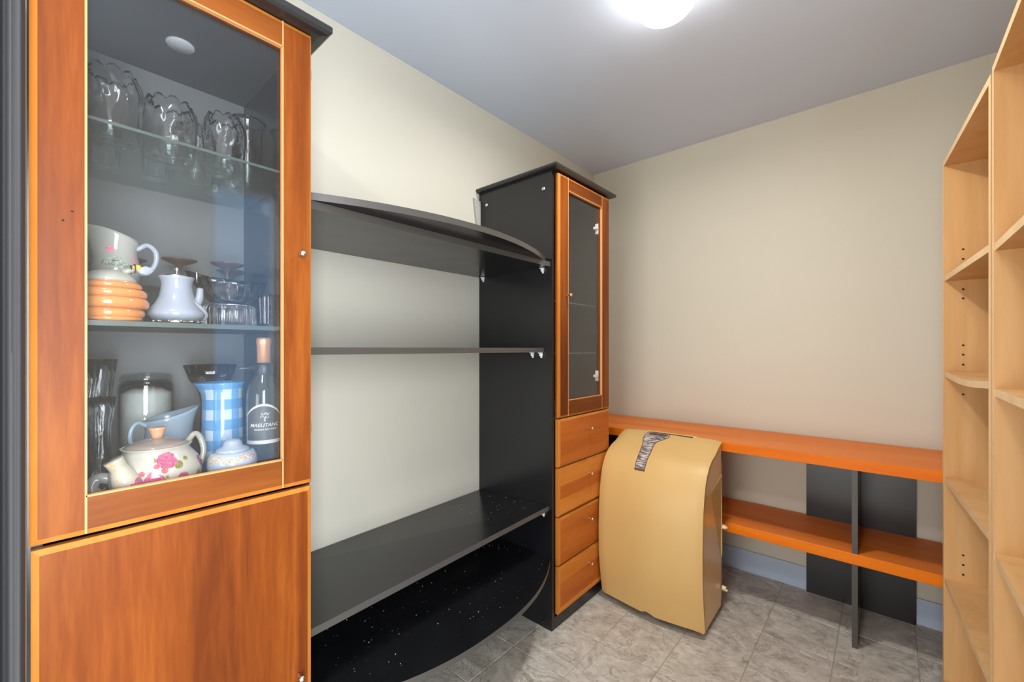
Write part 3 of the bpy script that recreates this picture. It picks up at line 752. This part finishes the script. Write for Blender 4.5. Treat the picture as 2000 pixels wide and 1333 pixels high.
# ------------------------------------------------------------------ glass and crockery in the display cabinet
ZU, ZM, ZL = 1.6542, 1.2702, ZI+.0002
def hollow(prof_out, th=.002, bottom=.004):
    inner = [(max(r-th, .0), z) for r, z in prof_out if z >= bottom]
    return prof_out + list(reversed(inner)) + [(0, bottom)]
def vase_ruffle(x, y, r, h, label, seg=64):
    prof = [(0, 0), (r*.80, 0), (r*.86, .004), (r*.90, h*.2), (r*.96, h*.45), (r*.98, h*.62), (r*1.0, h*.70), (r*.985, h*.74), (r*.99, h*.78), (r*.955, h*.83), (r*.93, h*.87), (r*.86, h*.91), (r*.80, h*.95), (r*.74, h)]
    inner = [(q-.003, z) for q, z in prof[:0:-1] if z > .003]+[(0, .006)]
    pp = prof+inner
    def fn(T, i, q, z):
        w = max(0, (z/h-.80)/.20)
        lobe = abs(cos(4.5*T))**.8
        k = 1+.05*w*lobe
        m = max(0, min(1, (z/h-.5)/.15))
        wob = .0035*sin(9*T+z*120)*m*(1-w)
        return ((q+wob*.5)*k*cos(T), (q+wob*.5)*k*sin(T), z+w*.013*(lobe-.5)+wob)
    t = lathe('glass_jar', pp, (x, y, ZU), M['glassware'], None, seg, fn=fn)
    return tag(t, label, 'glass jar', 'ruffled glass jars')
vase_ruffle(.272, -2.478, .054, .150, 'clear glass jar with ruffled rim, leftmost on the top glass shelf')
vase_ruffle(.250, -2.374, .054, .138, 'clear glass jar with ruffled rim, second from left on the top shelf')
vase_ruffle(.130, -2.300, .046, .148, 'ruffled glass jar standing behind and between the other jars')
vase_ruffle(.270, -2.268, .0465, .138, 'clear glass jar with ruffled rim beside the tall glass pitcher')
# tall glass pitcher on the top shelf
def pitch_fn(T, i, q, z):
    w = max(0, (z-.155)/.03); return ((q+.006*w*max(0, cos(T-2.2)))*cos(T), (q+.006*w*max(0, cos(T-2.2)))*sin(T), z)
t = lathe('glass_pitcher', [(0, 0), (.032, 0), (.034, .004), (.034, .15), (.036, .17), (.041, .180), (.039, .180), (.034, .17), (.031, .15), (.031, .008), (0, .008)], (.215, -2.200, ZU), M['glassware'], None, 40, fn=pitch_fn)
tag(t, 'tall straight clear glass pitcher at the right end of the top shelf', 'pitcher')
# row of small tumblers behind
first = None
for k, (x, y, lab) in enumerate(((.085, -2.470, 'small glass tumbler behind the leftmost ruffled jar'), (.075, -2.372, 'small glass tumbler behind the second ruffled jar'),
                                 (.060, -2.235, 'small glass tumbler behind the third ruffled jar'), (.150, -2.215, 'small glass tumbler behind the glass pitcher'))):
    if first is None:
        def ff(T, i, q, z): return (q*(1+.03*cos(10*T))*cos(T), q*(1+.03*cos(10*T))*sin(T), z)
        first = lathe('tumbler', [(0, 0), (.022, 0), (.026, .004), (.031, .085), (.029, .085), (.023, .01), (0, .01)], (0, 0, 0), M['glassware'], None, 40, fn=ff); o = first
    else:
        o = first.copy(); COL.objects.link(o)
    o.location = (x, y, ZU); tag(o, lab, 'tumbler', 'small tumblers at the back of the top shelf')

# middle shelf ------------------------------------------------
def handle(parent, pts, rad, mat, flat=1.0, name='handle'):
    return tube(name, smoothpts(pts, 7), rad, mat, parent, 12, flat=flat)
# honey pot
hx, hy = .358, -2.488
t = thing('honey_pot', 'peach ribbed beehive honey pot with cream lid on the middle shelf', 'honey pot', (hx, hy, ZM))
prof = [(0, 0), (.047, 0), (.050, .003), (.051, .008)]
for (zc, rm, hh) in ((.016, .054, .010), (.036, .061, .011), (.055, .058, .009), (.070, .050, .007)):
    for k in range(7):
        a = -pi/2+pi*k/6; prof.append((rm-.007+.007*cos(a), zc+hh*sin(a)))
prof += [(.044, .078), (0, .078)]
lathe('pot', prof, (hx, hy, ZM), M['peach'], t, 48)
lathe('lid', [(0, .0785), (.042, .0785), (.041, .084), (.034, .094), (.022, .101), (.008, .104), (0, .104)], (hx, hy, ZM), M['cream_c'], t, 36)
bx, by, bz = hx+.006, hy+.037, ZM+.109
bee = lathe('bee', [(0, -.013), (.004, -.011), (.0075, -.004), (.0075, .004), (.004, .011), (0, .013)], (bx, by, bz), spots('bee_stripes', srgb(232, 180, 60), [(srgb(60, 45, 30), srgb(80, 60, 40), [(0, 0, 0, .004)], .0)]), t, 16,
            fn=lambda T, i, r, z: (r*cos(T), z*.8-.0, r*sin(T)+z*.45))
lathe('wing', [(0, -.013), (.006, -.009), (.010, 0), (.007, .009), (0, .013)], (bx+.004, by+.016, bz-.002), M['white_c'], bee, 16, fn=lambda T, i, r, z: (r*cos(T)*.35, z, r*sin(T)+z*.12))
for k, dz in enumerate((0, .006)):
    tube('bee_stripe', [(bx+.0086*cos(a), by-.006+dz, bz+.0086*sin(a)-.002+dz*.5) for a in [2*pi*i/14 for i in range(14)]], .0012, M['hole'], bee, 6, closed=True)
tube('dipper', [(hx+.012, hy+.018, ZM+.098), (bx+.004, by+.001, bz-.001)], [.006, .004], M['cream_c'], t, 10)
# floral jug behind
jx, jy = .240, -2.466
jt = thing('milk_jug', 'tall cream jug with pink rose band behind the honey pot', 'jug', (jx, jy, ZM))
jm = spots('rose_band_glaze', srgb(166, 164, 155), [
    (srgb(84, 98, 78), srgb(196, 198, 184), [(.041, -.033+.009*k, .138-.003*abs(k-3)-.0012*k, .0105) for k in range(8)], 1.0),
    (srgb(206, 110, 130), srgb(226, 150, 164), [(.039, -.016, .160, .0095), (.034, .028, .140, .008)], .5)])
def jug_fn(T, i, q, z):
    # spout towards -y, lip rising there
    a = atan2(sin(T+pi/2), cos(T+pi/2)); w = max(0, (z-.14)/.06); s = math.exp(-(a/.55)**2)
    return ((q)*cos(T), q*sin(T)-.020*w*s, z+.014*w*cos(a)*1.0)
lathe('body', hollow([(q*.83, z) for q, z in [(0, 0), (.040, 0), (.044, .004), (.047, .05), (.049, .10), (.0505, .128), (.047, .138), (.044, .155), (.043, .175), (.046, .190), (.048, .197)]], .004), (jx, jy, ZM), jm, jt, 56, fn=jug_fn)
handle(jt, [(jx+.010, jy+.033, ZM+.168), (jx+.018, jy+.050, ZM+.180), (jx+.024, jy+.064, ZM+.166), (jx+.024, jy+.064, ZM+.140), (jx+.018, jy+.052, ZM+.118), (jx+.012, jy+.037, ZM+.114)], [.0055]*36, M['white_c'])
# white coffee server with silver collar
cx, cy = .322, -2.374
t = thing('coffee_server', 'white bell shaped ceramic coffee pot with silver base band', 'coffee pot', (cx, cy, ZM))
lathe('body', [(0, .006), (.036, .006), (.046, .010), (.052, .018), (.053, .024), (.049, .032), (.040, .045), (.033, .060), (.029, .078), (.028, .090), (.031, .101), (.0335, .106), (0, .106)], (cx, cy, ZM), M['white_c'], t, 48)
lathe('base_band', [(0, 0), (.037, 0), (.040, .002), (.040, .008), (.037, .0095), (0, .0095)], (cx, cy, ZM), M['steel'], t, 48)
for k in range(12):
    a = 2*pi*k/12; o = lathe('band_bead', [(0, -.003), (.003, -.002), (.0036, 0), (.003, .002), (0, .003)], (cx+.0415*cos(a), cy+.0415*sin(a), ZM+.006), M['steel'], t, 8)
l = lathe('lid', [(0, .1062), (.029, .1062), (.028, .109), (.016, .112), (.004, .113), (0, .113)], (cx, cy, ZM), M['steel'], t, 36)
lathe('lid_knob', [(0, .1125), (.003, .113), (.002, .117), (.005, .120), (.006, .124), (.004, .129), (0, .130)], (cx, cy, ZM), M['steel'], l, 20)
tube('spout', smoothpts([(cx+.012, cy+.030, ZM+.040), (cx+.006, cy+.040, ZM+.060), (cx+.002, cy+.043, ZM+.085)], 6), [.010-.0003*k for k in range(13)], M['white_c'], t, 12)
tube('side_handle', smoothpts([(cx+.022, cy+.022, ZM+.052), (cx+.022, cy+.040, ZM+.036), (cx+.016, cy+.050, ZM+.022), (cx+.014, cy+.044, ZM+.012)], 6), .006, M['white_c'], t, 12, flat=.6)
lathe('hinge_pin', [(0, .098), (.0022, .098), (.0022, .120), (.0010, .126), (0, .126)], (cx, cy+.037, ZM), M['steel'], t, 12)
# ribbed glass dish upside down, boat bowl on it
dx, dy = .295, -2.262
def rib_fn(T, i, q, z): k = 1+.025*cos(22*T); return (q*k*cos(T), q*k*sin(T), z)
o = lathe('glass_dish', [(0, 0), (.056, 0), (.060, .003), (.062, .040), (.058, .048), (.050, .052), (0, .052)], (dx, dy, ZM), M['glassware'], None, 88, fn=rib_fn)
tag(o, 'round ribbed clear glass dish turned upside down under the glass boat bowl', 'glass dish')
def boat_fn(T, i, q, z):
    w = z/.062; s = math.exp(-((T-3*pi/2)/.5)**2)
    return (q*.78*(1+.03*cos(16*T))*cos(T)*1.0, q*1.12*(1+.03*cos(16*T))*sin(T)-.014*w*s, z+.010*w*s-.004*w*cos(2*T))
o = lathe('glass_bowl', [(0, 0), (.028, 0), (.040, .006), (.056, .026), (.068, .052), (.071, .062), (.068, .062), (.053, .028), (.037, .010), (0, .006)], (dx-.005, dy+.004, ZM+.0525), M['glassware'], None, 96, fn=boat_fn)
tag(o, 'cut glass boat shaped bowl with pouring lip resting on a ribbed dish', 'glass bowl')
# diamond cut tumblers
def cut_fn(T, i, q, z): k = 1+.035*sin(9*T+z*160)*cos(9*T-z*160); return (q*k*cos(T), q*k*sin(T), z)
pr = [(0, 0), (.026, 0)]+[(.0285+.0005*k, .004+.0068*k) for k in range(12)]+[(.031, .083), (.029, .083), (.026, .010), (0, .010)]
c1 = lathe('cut_tumbler', pr, (0, 0, 0), M['glassware'], None, 72, fn=cut_fn); c1.location = (.325, -2.188, ZM)
tag(c1, 'diamond cut glass tumbler in front at the right end of the middle shelf', 'tumbler', 'diamond cut tumblers')
c2 = c1.copy(); COL.objects.link(c2); c2.location = (.245, -2.184, ZM)
tag(c2, 'diamond cut glass tumbler half hidden behind its twin', 'tumbler', 'diamond cut tumblers')
# inverted amber goblets: foot up
g1 = None
GP = [(0, 0), (.030, 0), (.033, .012), (.033, .05), (.026, .078), (.010, .090), (.0045, .098), (.0045, .142), (.010, .150), (.026, .156), (.038, .161), (.040, .164), (0, .166)]
for x, y, s, lab in ((.090, -2.325, 1.0, 'amber goblet standing upside down behind the coffee pot'), (.120, -2.222, 1.0, 'amber goblet standing upside down behind the glass boat bowl'),
                     (.058, -2.195, .95, 'amber goblet standing upside down in the right back corner'), (.060, -2.425, .95, 'amber goblet standing upside down behind the milk jug handle')):
    if g1 is None: g1 = lathe('goblet', GP, (0, 0, 0), M['amber'], None, 36); o = g1
    else: o = g1.copy(); COL.objects.link(o)
    o.location = (x, y, ZM); o.scale = (s, s, s*1.13); tag(o, lab, 'goblet', 'upside-down amber goblets')
o = lathe('dark_plate', [(0, 0), (.048, .0), (.052, .006), (.050, .007), (.03, .004), (0, .004)], (.195, -2.392, ZM+.0525), M['dark'], None, 40, fn=lambda T, i, r, z: (z-.06-.012*sin(T)*r/.05, r*cos(T), r*sin(T)))
tag(o, 'dark round plate standing on edge behind the honey pot', 'plate')

# lower compartment ------------------------------------------
# floral teapot
px, py_ = .345, -2.412
roses = (srgb(138, 52, 82), srgb(192, 104, 136)); leaf = (srgb(92, 98, 40), srgb(142, 134, 76)); bud = (srgb(160, 72, 84), srgb(186, 106, 110))
tm = spots('rose_print_glaze', srgb(178, 173, 160), [
    (leaf[0], leaf[1], [(.068, -.016, .087, .0085), (.055, .046, .090, .008), (.060, .040, .081, .007), (.070, .024, .070, .009), (.074, -.010, .030, .009), (.060, .052, .026, .009), (.050, .064, .040, .008), (.073, .004, .050, .006), (.066, .034, .022, .008)], .5),
    (bud[0], bud[1], [(.075, -.020, .056, .0075), (.074, .000, .062, .006), (.060, .052, .072, .005), (.071, -.012, .072, .005), (.066, -.034, .060, .006)], .4),
    (roses[0], roses[1], [(.068, .006, .082, .018), (.074, -.016, .040, .019), (.073, .000, .024, .020), (.068, .030, .040, .013), (.030, .076, .066, .016), (.056, -.052, .030, .012)], .35)])
t = thing('teapot', 'cream teapot printed with pink roses, glass lid with peach knob', 'teapot', (px, py_, ZL))
lathe('body', hollow([(0, 0), (.052, 0), (.060, .004), (.073, .020), (.079, .040), (.078, .058), (.070, .076), (.061, .088), (.056, .096), (.058, .101), (.061, .104)], .004), (px, py_, ZL), tm, t, 56)
l = lathe('lid', [(0, .0), (.054, .0), (.055, .004), (.044, .010), (.026, .016), (.010, .019), (0, .019)], (px, py_, ZL+.100), plain('smoked_lid_glass', srgb(150, 136, 128), .08), t, 40)
lathe('lid_rim', [(.0515, -.001), (.056, .0), (.0565, .003), (.052, .005), (.0515, -.001)], (px, py_, ZL+.1000), M['steel'], l, 40)
lathe('lid_knob', [(0, .019), (.010, .019), (.0105, .026), (.014, .037), (.0155, .041), (.013, .042), (0, .0415)], (px, py_, ZL+.100), plain('peach_knob', srgb(204, 150, 116), .3), l, 28)
sm = spots('spout_glaze', srgb(178, 171, 154), [(srgb(188, 150, 104), srgb(206, 176, 134), [(.084-.001*k, -.072-.0020*k, .034+.011*k, .0075) for k in range(7)], .6),
                                              (roses[0], roses[1], [(.086, -.044, .034, .017), (.078, -.036, .050, .011)], .35)])
tube('spout', smoothpts([(px+.046, py_-.040, ZL+.022), (px+.060, py_-.056, ZL+.048), (px+.062, py_-.066, ZL+.075), (px+.064, py_-.076, ZL+.096)], 6), [.031-.0013*k if k < 14 else .0138+.0003*(k-13) for k in range(19)], sm, t, 24)
handle(t, [(px-.010, py_+.052, ZL+.096), (px-.014, py_+.068, ZL+.116), (px-.016, py_+.080, ZL+.105), (px-.014, py_+.086, ZL+.075), (px-.008, py_+.078, ZL+.045)], .006, M['cream_c'])
tube('stand_ear', smoothpts([(px-.005, py_-.070, ZL+.045), (px-.01, py_-.092, ZL+.050), (px-.006, py_-.100, ZL+.028), (px, py_-.078, ZL+.010)], 6), .011, M['cream_c'], t, 10)
# pale blue creamer behind
x, y = .205, -2.372
t = thing('creamer', 'pale blue grey creamer jug with swept spout behind the rose teapot', 'jug', (x, y, ZL))
def cr_fn(T, i, q, z):
    a = atan2(sin(T-pi/2), cos(T-pi/2)); w = max(0, min(1, (z-.06)/.085)); s = math.exp(-(a/.7)**2)
    return (q*cos(T), q*sin(T)+.022*w*s, z+w*(.010*cos(a)+.010*s))
lathe('body', hollow([(0, 0), (.030, 0), (.034, .004), (.042, .03), (.046, .06), (.043, .095), (.040, .120), (.042, .140), (.044, .148)], .003), (x, y, ZL), M['pale_blue'], t, 56, fn=cr_fn)
handle(t, [(x+.01, y-.038, ZL+.128), (x+.014, y-.056, ZL+.138), (x+.018, y-.068, ZL+.120), (x+.018, y-.066, ZL+.090), (x+.012, y-.042, ZL+.066)], .0048, M['pale_blue'])
# canister of white powder
x, y = .085, -2.392
t = thing('storage_jar', 'lidded clear glass storage jar with white contents at the back', 'jar', (x, y, ZL))
lathe('jar', [(0, 0), (.052, 0), (.056, .005), (.056, .215), (.050, .228), (.048, .228), (.053, .213), (.053, .008), (0, .008)], (x, y, ZL), M['glass_dark'], t, 44)
lathe('contents', [(0, .0085), (.051, .0085), (.051, .195), (.030, .208), (0, .202)], (x, y, ZL), plain('pale_powder', srgb(214, 212, 206), .8), t, 36)
lathe('lid', [(0, .2285), (.053, .2285), (.054, .236), (.046, .246), (.012, .250), (0, .250)], (x, y, ZL), M['glass_dark'], t, 40)
# tall vases at the left back
VP = [(0, 0), (.030, 0), (.034, .006), (.030, .03), (.031, .20), (.038, .250), (.042, .285), (.040, .285), (.035, .250), (.028, .20), (.027, .02), (0, .02)]
def flute(T, i, q, z): k = 1+.06*cos(7*T+z*6); return (q*k*cos(T), q*k*sin(T), z)
v1 = None
for x, y, s, lab in ((.185, -2.530, (1, 1, .96), 'tall fluted glass vase at the far left, lowest compartment'), (.110, -2.492, (.95, .95, 1.0), 'tall fluted glass vase, second from left in the lowest compartment'),
                     (.255, -2.495, (.62, .62, .72), 'shorter fluted glass vase in front of the two tall ones')):
    if v1 is None: v1 = lathe('glass_vase', VP, (0, 0, 0), M['glassware'], None, 70, fn=flute); o = v1
    else: o = v1.copy(); COL.objects.link(o)
    o.location = (x, y, ZL); o.scale = s; tag(o, lab, 'vase', 'fluted glass vases')
o = lathe('cut_vase', [(0, 0), (.021, 0), (.023, .004), (.020, .03), (.022, .06), (.026, .09), (.029, .118), (.027, .118), (.023, .09), (.018, .03), (0, .012)], (.300, -2.546, ZL), M['glassware'], None, 60, fn=lambda T, i, r, z: (r*(1+.08*cos(6*T+z*50))*cos(T), r*(1+.08*cos(6*T+z*50))*sin(T), z))
tag(o, 'small twisted cut glass vase beside the teapot spout', 'vase')
# gingham pitcher
def gingham():
    n = NT('blue_gingham_glaze'); tc = n.add('ShaderNodeTexCoord').outputs['Object']; sp = n.add('ShaderNodeSeparateXYZ'); n.L(tc, sp.inputs[0])
    an = n.math('ARCTAN2', sp.outputs[1], sp.outputs[0])
    u = n.math('FRACT', n.math('ADD', n.math('MULTIPLY', an, 7/(2*pi)), .30)); v = n.math('FRACT', n.math('ADD', n.math('MULTIPLY', sp.outputs[2], 1/.050), .30))
    a = n.math('GREATER_THAN', u, .5); b = n.math('GREATER_THAN', v, .5)
    s = n.math('MULTIPLY', n.math('ADD', a, b), .5)
    c = n.ramp(s, [(0.0, srgb(172, 186, 200)), (.5, srgb(98, 146, 188)), (1.0, srgb(80, 132, 180))])
    n.base(c); n.b.inputs['Roughness'].default_value = .14; return n.m
x, y = .255, -2.268
t = thing('gingham_pitcher', 'tall pitcher glazed in pale blue and white gingham checks', 'pitcher', (x, y, ZL))
def gp_fn(T, i, q, z):
    a = atan2(sin(T+pi*.55), cos(T+pi*.55)); w = max(0, (z-.19)/.035); s = math.exp(-(a/.6)**2); return ((q+.013*w*s)*cos(T), (q+.013*w*s)*sin(T), z)
lathe('body', hollow([(0, 0), (.042, 0), (.046, .004), (.0455, .03), (.0445, .10), (.0435, .16), (.0425, .195), (.044, .212), (.048, .222), (.049, .226)], .003), (x, y, ZL), gingham(), t, 56, fn=gp_fn)
handle(t, [(x-.034, y+.024, ZL+.20), (x-.056, y+.040, ZL+.205), (x-.062, y+.044, ZL+.15), (x-.052, y+.036, ZL+.10), (x-.033, y+.024, ZL+.08)], .005, M['pale_blue'])
# glass bowl behind the pitcher
o = lathe('glass_bowl', [(0, 0), (.022, 0), (.026, .01), (.022, .16), (.030, .20), (.048, .225), (.062, .266), (.059, .266), (.045, .228), (.0, .20)], (.115, -2.260, ZL), M['glassware'], None, 64, fn=lambda T, i, r, z: (r*(1+.02*cos(12*T))*cos(T), r*(1+.02*cos(12*T))*sin(T), z))
tag(o, 'clear glass footed bowl rising behind the gingham pitcher', 'glass bowl')
# little white pot with gilt flower band
x, y = .384, -2.282
wm = spots('gilt_band_glaze', srgb(160, 170, 184), [(srgb(120, 100, 84), srgb(214, 196, 170), [(.047*cos(a), .047*sin(a), .063+.003*sin(5*a), .0085) for a in [-1.25+.36*k for k in range(8)]], 1.6)])
t = thing('sugar_pot', 'small white lidded pot with gilt floral band beside the rose teapot', 'sugar pot', (x, y, ZL))
lathe('body', [(0, 0), (.032, 0), (.036, .003), (.046, .022), (.050, .045), (.048, .062), (.041, .074), (0, .074)], (x, y, ZL), wm, t, 44)
lathe('lid', [(0, .0745), (.036, .0745), (.030, .081), (.020, .086), (.017, .096), (.012, .101), (0, .102)], (x, y, ZL), M['white_c'], t, 40)

# wine bottle
x, y = .345, -2.203
t = thing('wine_bottle', 'dark wine bottle with copper foil neck and grey label', 'bottle', (x, y, ZL))
bg_ = NT('dark_bottle_glass'); bg_.base((.035, .037, .030, 1)); bg_.set(Roughness=.08)
RB = .0385
lathe('bottle', [(0, .004), (.030, 0), (.036, .002), (RB, .008), (RB, .185), (.0375, .200), (.034, .216), (.027, .232), (.019, .246), (.0150, .258), (.0145, .30), (0, .30)], (x, y, ZL), bg_.m, t, 56)
lathe('foil', [(.0152, .272), (.0156, .272), (.0156, .320), (.0168, .322), (.0168, .334), (.0150, .338), (0, .338), (0, .330), (.0152, .3)], (x, y, ZL), M['foil'], t, 36)
# label facing the viewer, wrapped round the glass
aim = atan2(-2.5988-y, 1.5221-x)-.02
def wrap(s, z, r): a = aim+s/RB; return (x+r*cos(a), y+r*sin(a), ZL+z)
def lab_outline(e):   # half-outline width and top height as function of s
    return e
def label_patch(name, w, zb, zs, zt, r, mat, parent):
    n = 24; vs, fs = [], []
    for rr in (r, r-.0004):
        for k in range(n+1):
            s = -w+2*w*k/n; f = abs(s)/w; top = zs+(zt-zs)*(1-f**1.9)
            for j in range(4): vs.append(wrap(s, zb+(top-zb)*j/3, rr))
    m = (n+1)*4
    for k in range(n):
        for j in range(3): a = k*4+j; fs.append((a, a+4, a+5, a+1)); fs.append((m+a, m+a+1, m+a+5, m+a+4))
        a = k*4; fs.append((a, m+a, m+a+4, a+4)); a = k*4+3; fs.append((a, a+4, m+a+4, m+a))
    for k in (0, n):
        for j in range(3): a = k*4+j; fs.append((a, a+1, m+a+1, m+a))
    return mk(name, vs, fs, mat, parent)
lb = label_patch('label', .044, .078, .148, .176, RB+.0006, M['label_white'], t); lb['label'] = 'grey label with pale border and tree emblem'
label_patch('label_field', .0405, .087, .147, .1705, RB+.0011, M['label_grey'], lb)
def wrap_text(txt, size, s0, z0, shear=.25):
    cu = bpy.data.curves.new('text', 'FONT'); cu.body = txt; cu.size = size; cu.align_x = 'CENTER'; cu.shear = shear; cu.resolution_u = 2; cu.offset = size*.012
    ob = bpy.data.objects.new('text', cu); COL.objects.link(ob)
    me = ob.to_mesh(depsgraph=None) if False else bpy.data.meshes.new_from_object(ob)
    bpy.data.objects.remove(ob)
    vs = [wrap(v.co.x+s0, v.co.y+z0, RB+.0014) for v in me.vertices]; fs = [tuple(p.vertices) for p in me.polygons]
    bpy.data.meshes.remove(me)
    return vs, fs
allv, allf = [], []
for (tx, sz, s0, z0) in (('MAELITANC', .0118, .002, .120), ('RESERVE RED WINE', .0056, .004, .1115)):
    vs, fs = wrap_text(tx, sz, s0, z0); k = len(allv); allv += vs; allf += [tuple(i+k for i in f) for f in fs]
mk('lettering', allv, allf, M['label_white'], lb, recalc=False)
# tree emblem: trunk and curling branches as fine wrapped tubes, and rules of small print
ev, ef = [], []
def ribbon(pts, w):
    for i in range(len(pts)-1):
        (a, b), (c, d) = pts[i], pts[i+1]; L = math.hypot(c-a, d-b) or 1; nx, ny = -(d-b)/L*w, (c-a)/L*w; k = len(ev)
        for (s, z) in ((a-nx, b-ny), (a+nx, b+ny), (c+nx, d+ny), (c-nx, d-ny)): ev.append(wrap(s, z+.035, RB+.0014))
        ef.append((k, k+3, k+2, k+1))
ribbon([(.003, .098), (.0025, .104), (.004, .110)], .0010)
for (cx_, cz_, r, a0, a1) in ((-.004, .108, .004, 0, 4.5), (.009, .109, .0035, 3, 7.5), (.004, .116, .0045, -1, 4), (-.003, .116, .003, 1, 5.5), (.011, .116, .0028, 0, 5), (.002, .110, .009, .3, 2.8)):
    ribbon([(cx_+r*(1-.06*k)*cos(a0+(a1-a0)*k/10), cz_+r*(1-.06*k)*sin(a0+(a1-a0)*k/10)) for k in range(11)], .00045)
for k in range(4): ribbon([(-.017, .0715-.0030*k), (.012+.003*(k % 2), .0715-.0030*k)], .0003)
mk('emblem', ev, ef, M['label_white'], lb, recalc=False)
# black ladle hung on the neck
t2 = thing('ladle', 'small black ladle hooked on the neck of the wine bottle', 'ladle', (x, y, ZL+.26))
lp = Vector((x, y, ZL+.262))
lathe('ladle_bowl', [(.0175, .013), (.0215, .006), (.0222, -.006), (.0200, -.017), (.0182, -.021), (.0180, -.019), (.0190, -.010), (.0188, .006), (.0175, .013)], tuple(lp), M['dark'], t2, 36)
dv = Vector((.35, -.94, 0)).normalized()
tube('ladle_handle', [lp+dv*.018, lp+dv*.034+Vector((0, 0, .001)), lp+dv*.066+Vector((0, 0, .001))], [.0075, .0052, .0024], M['dark'], t2, 10)
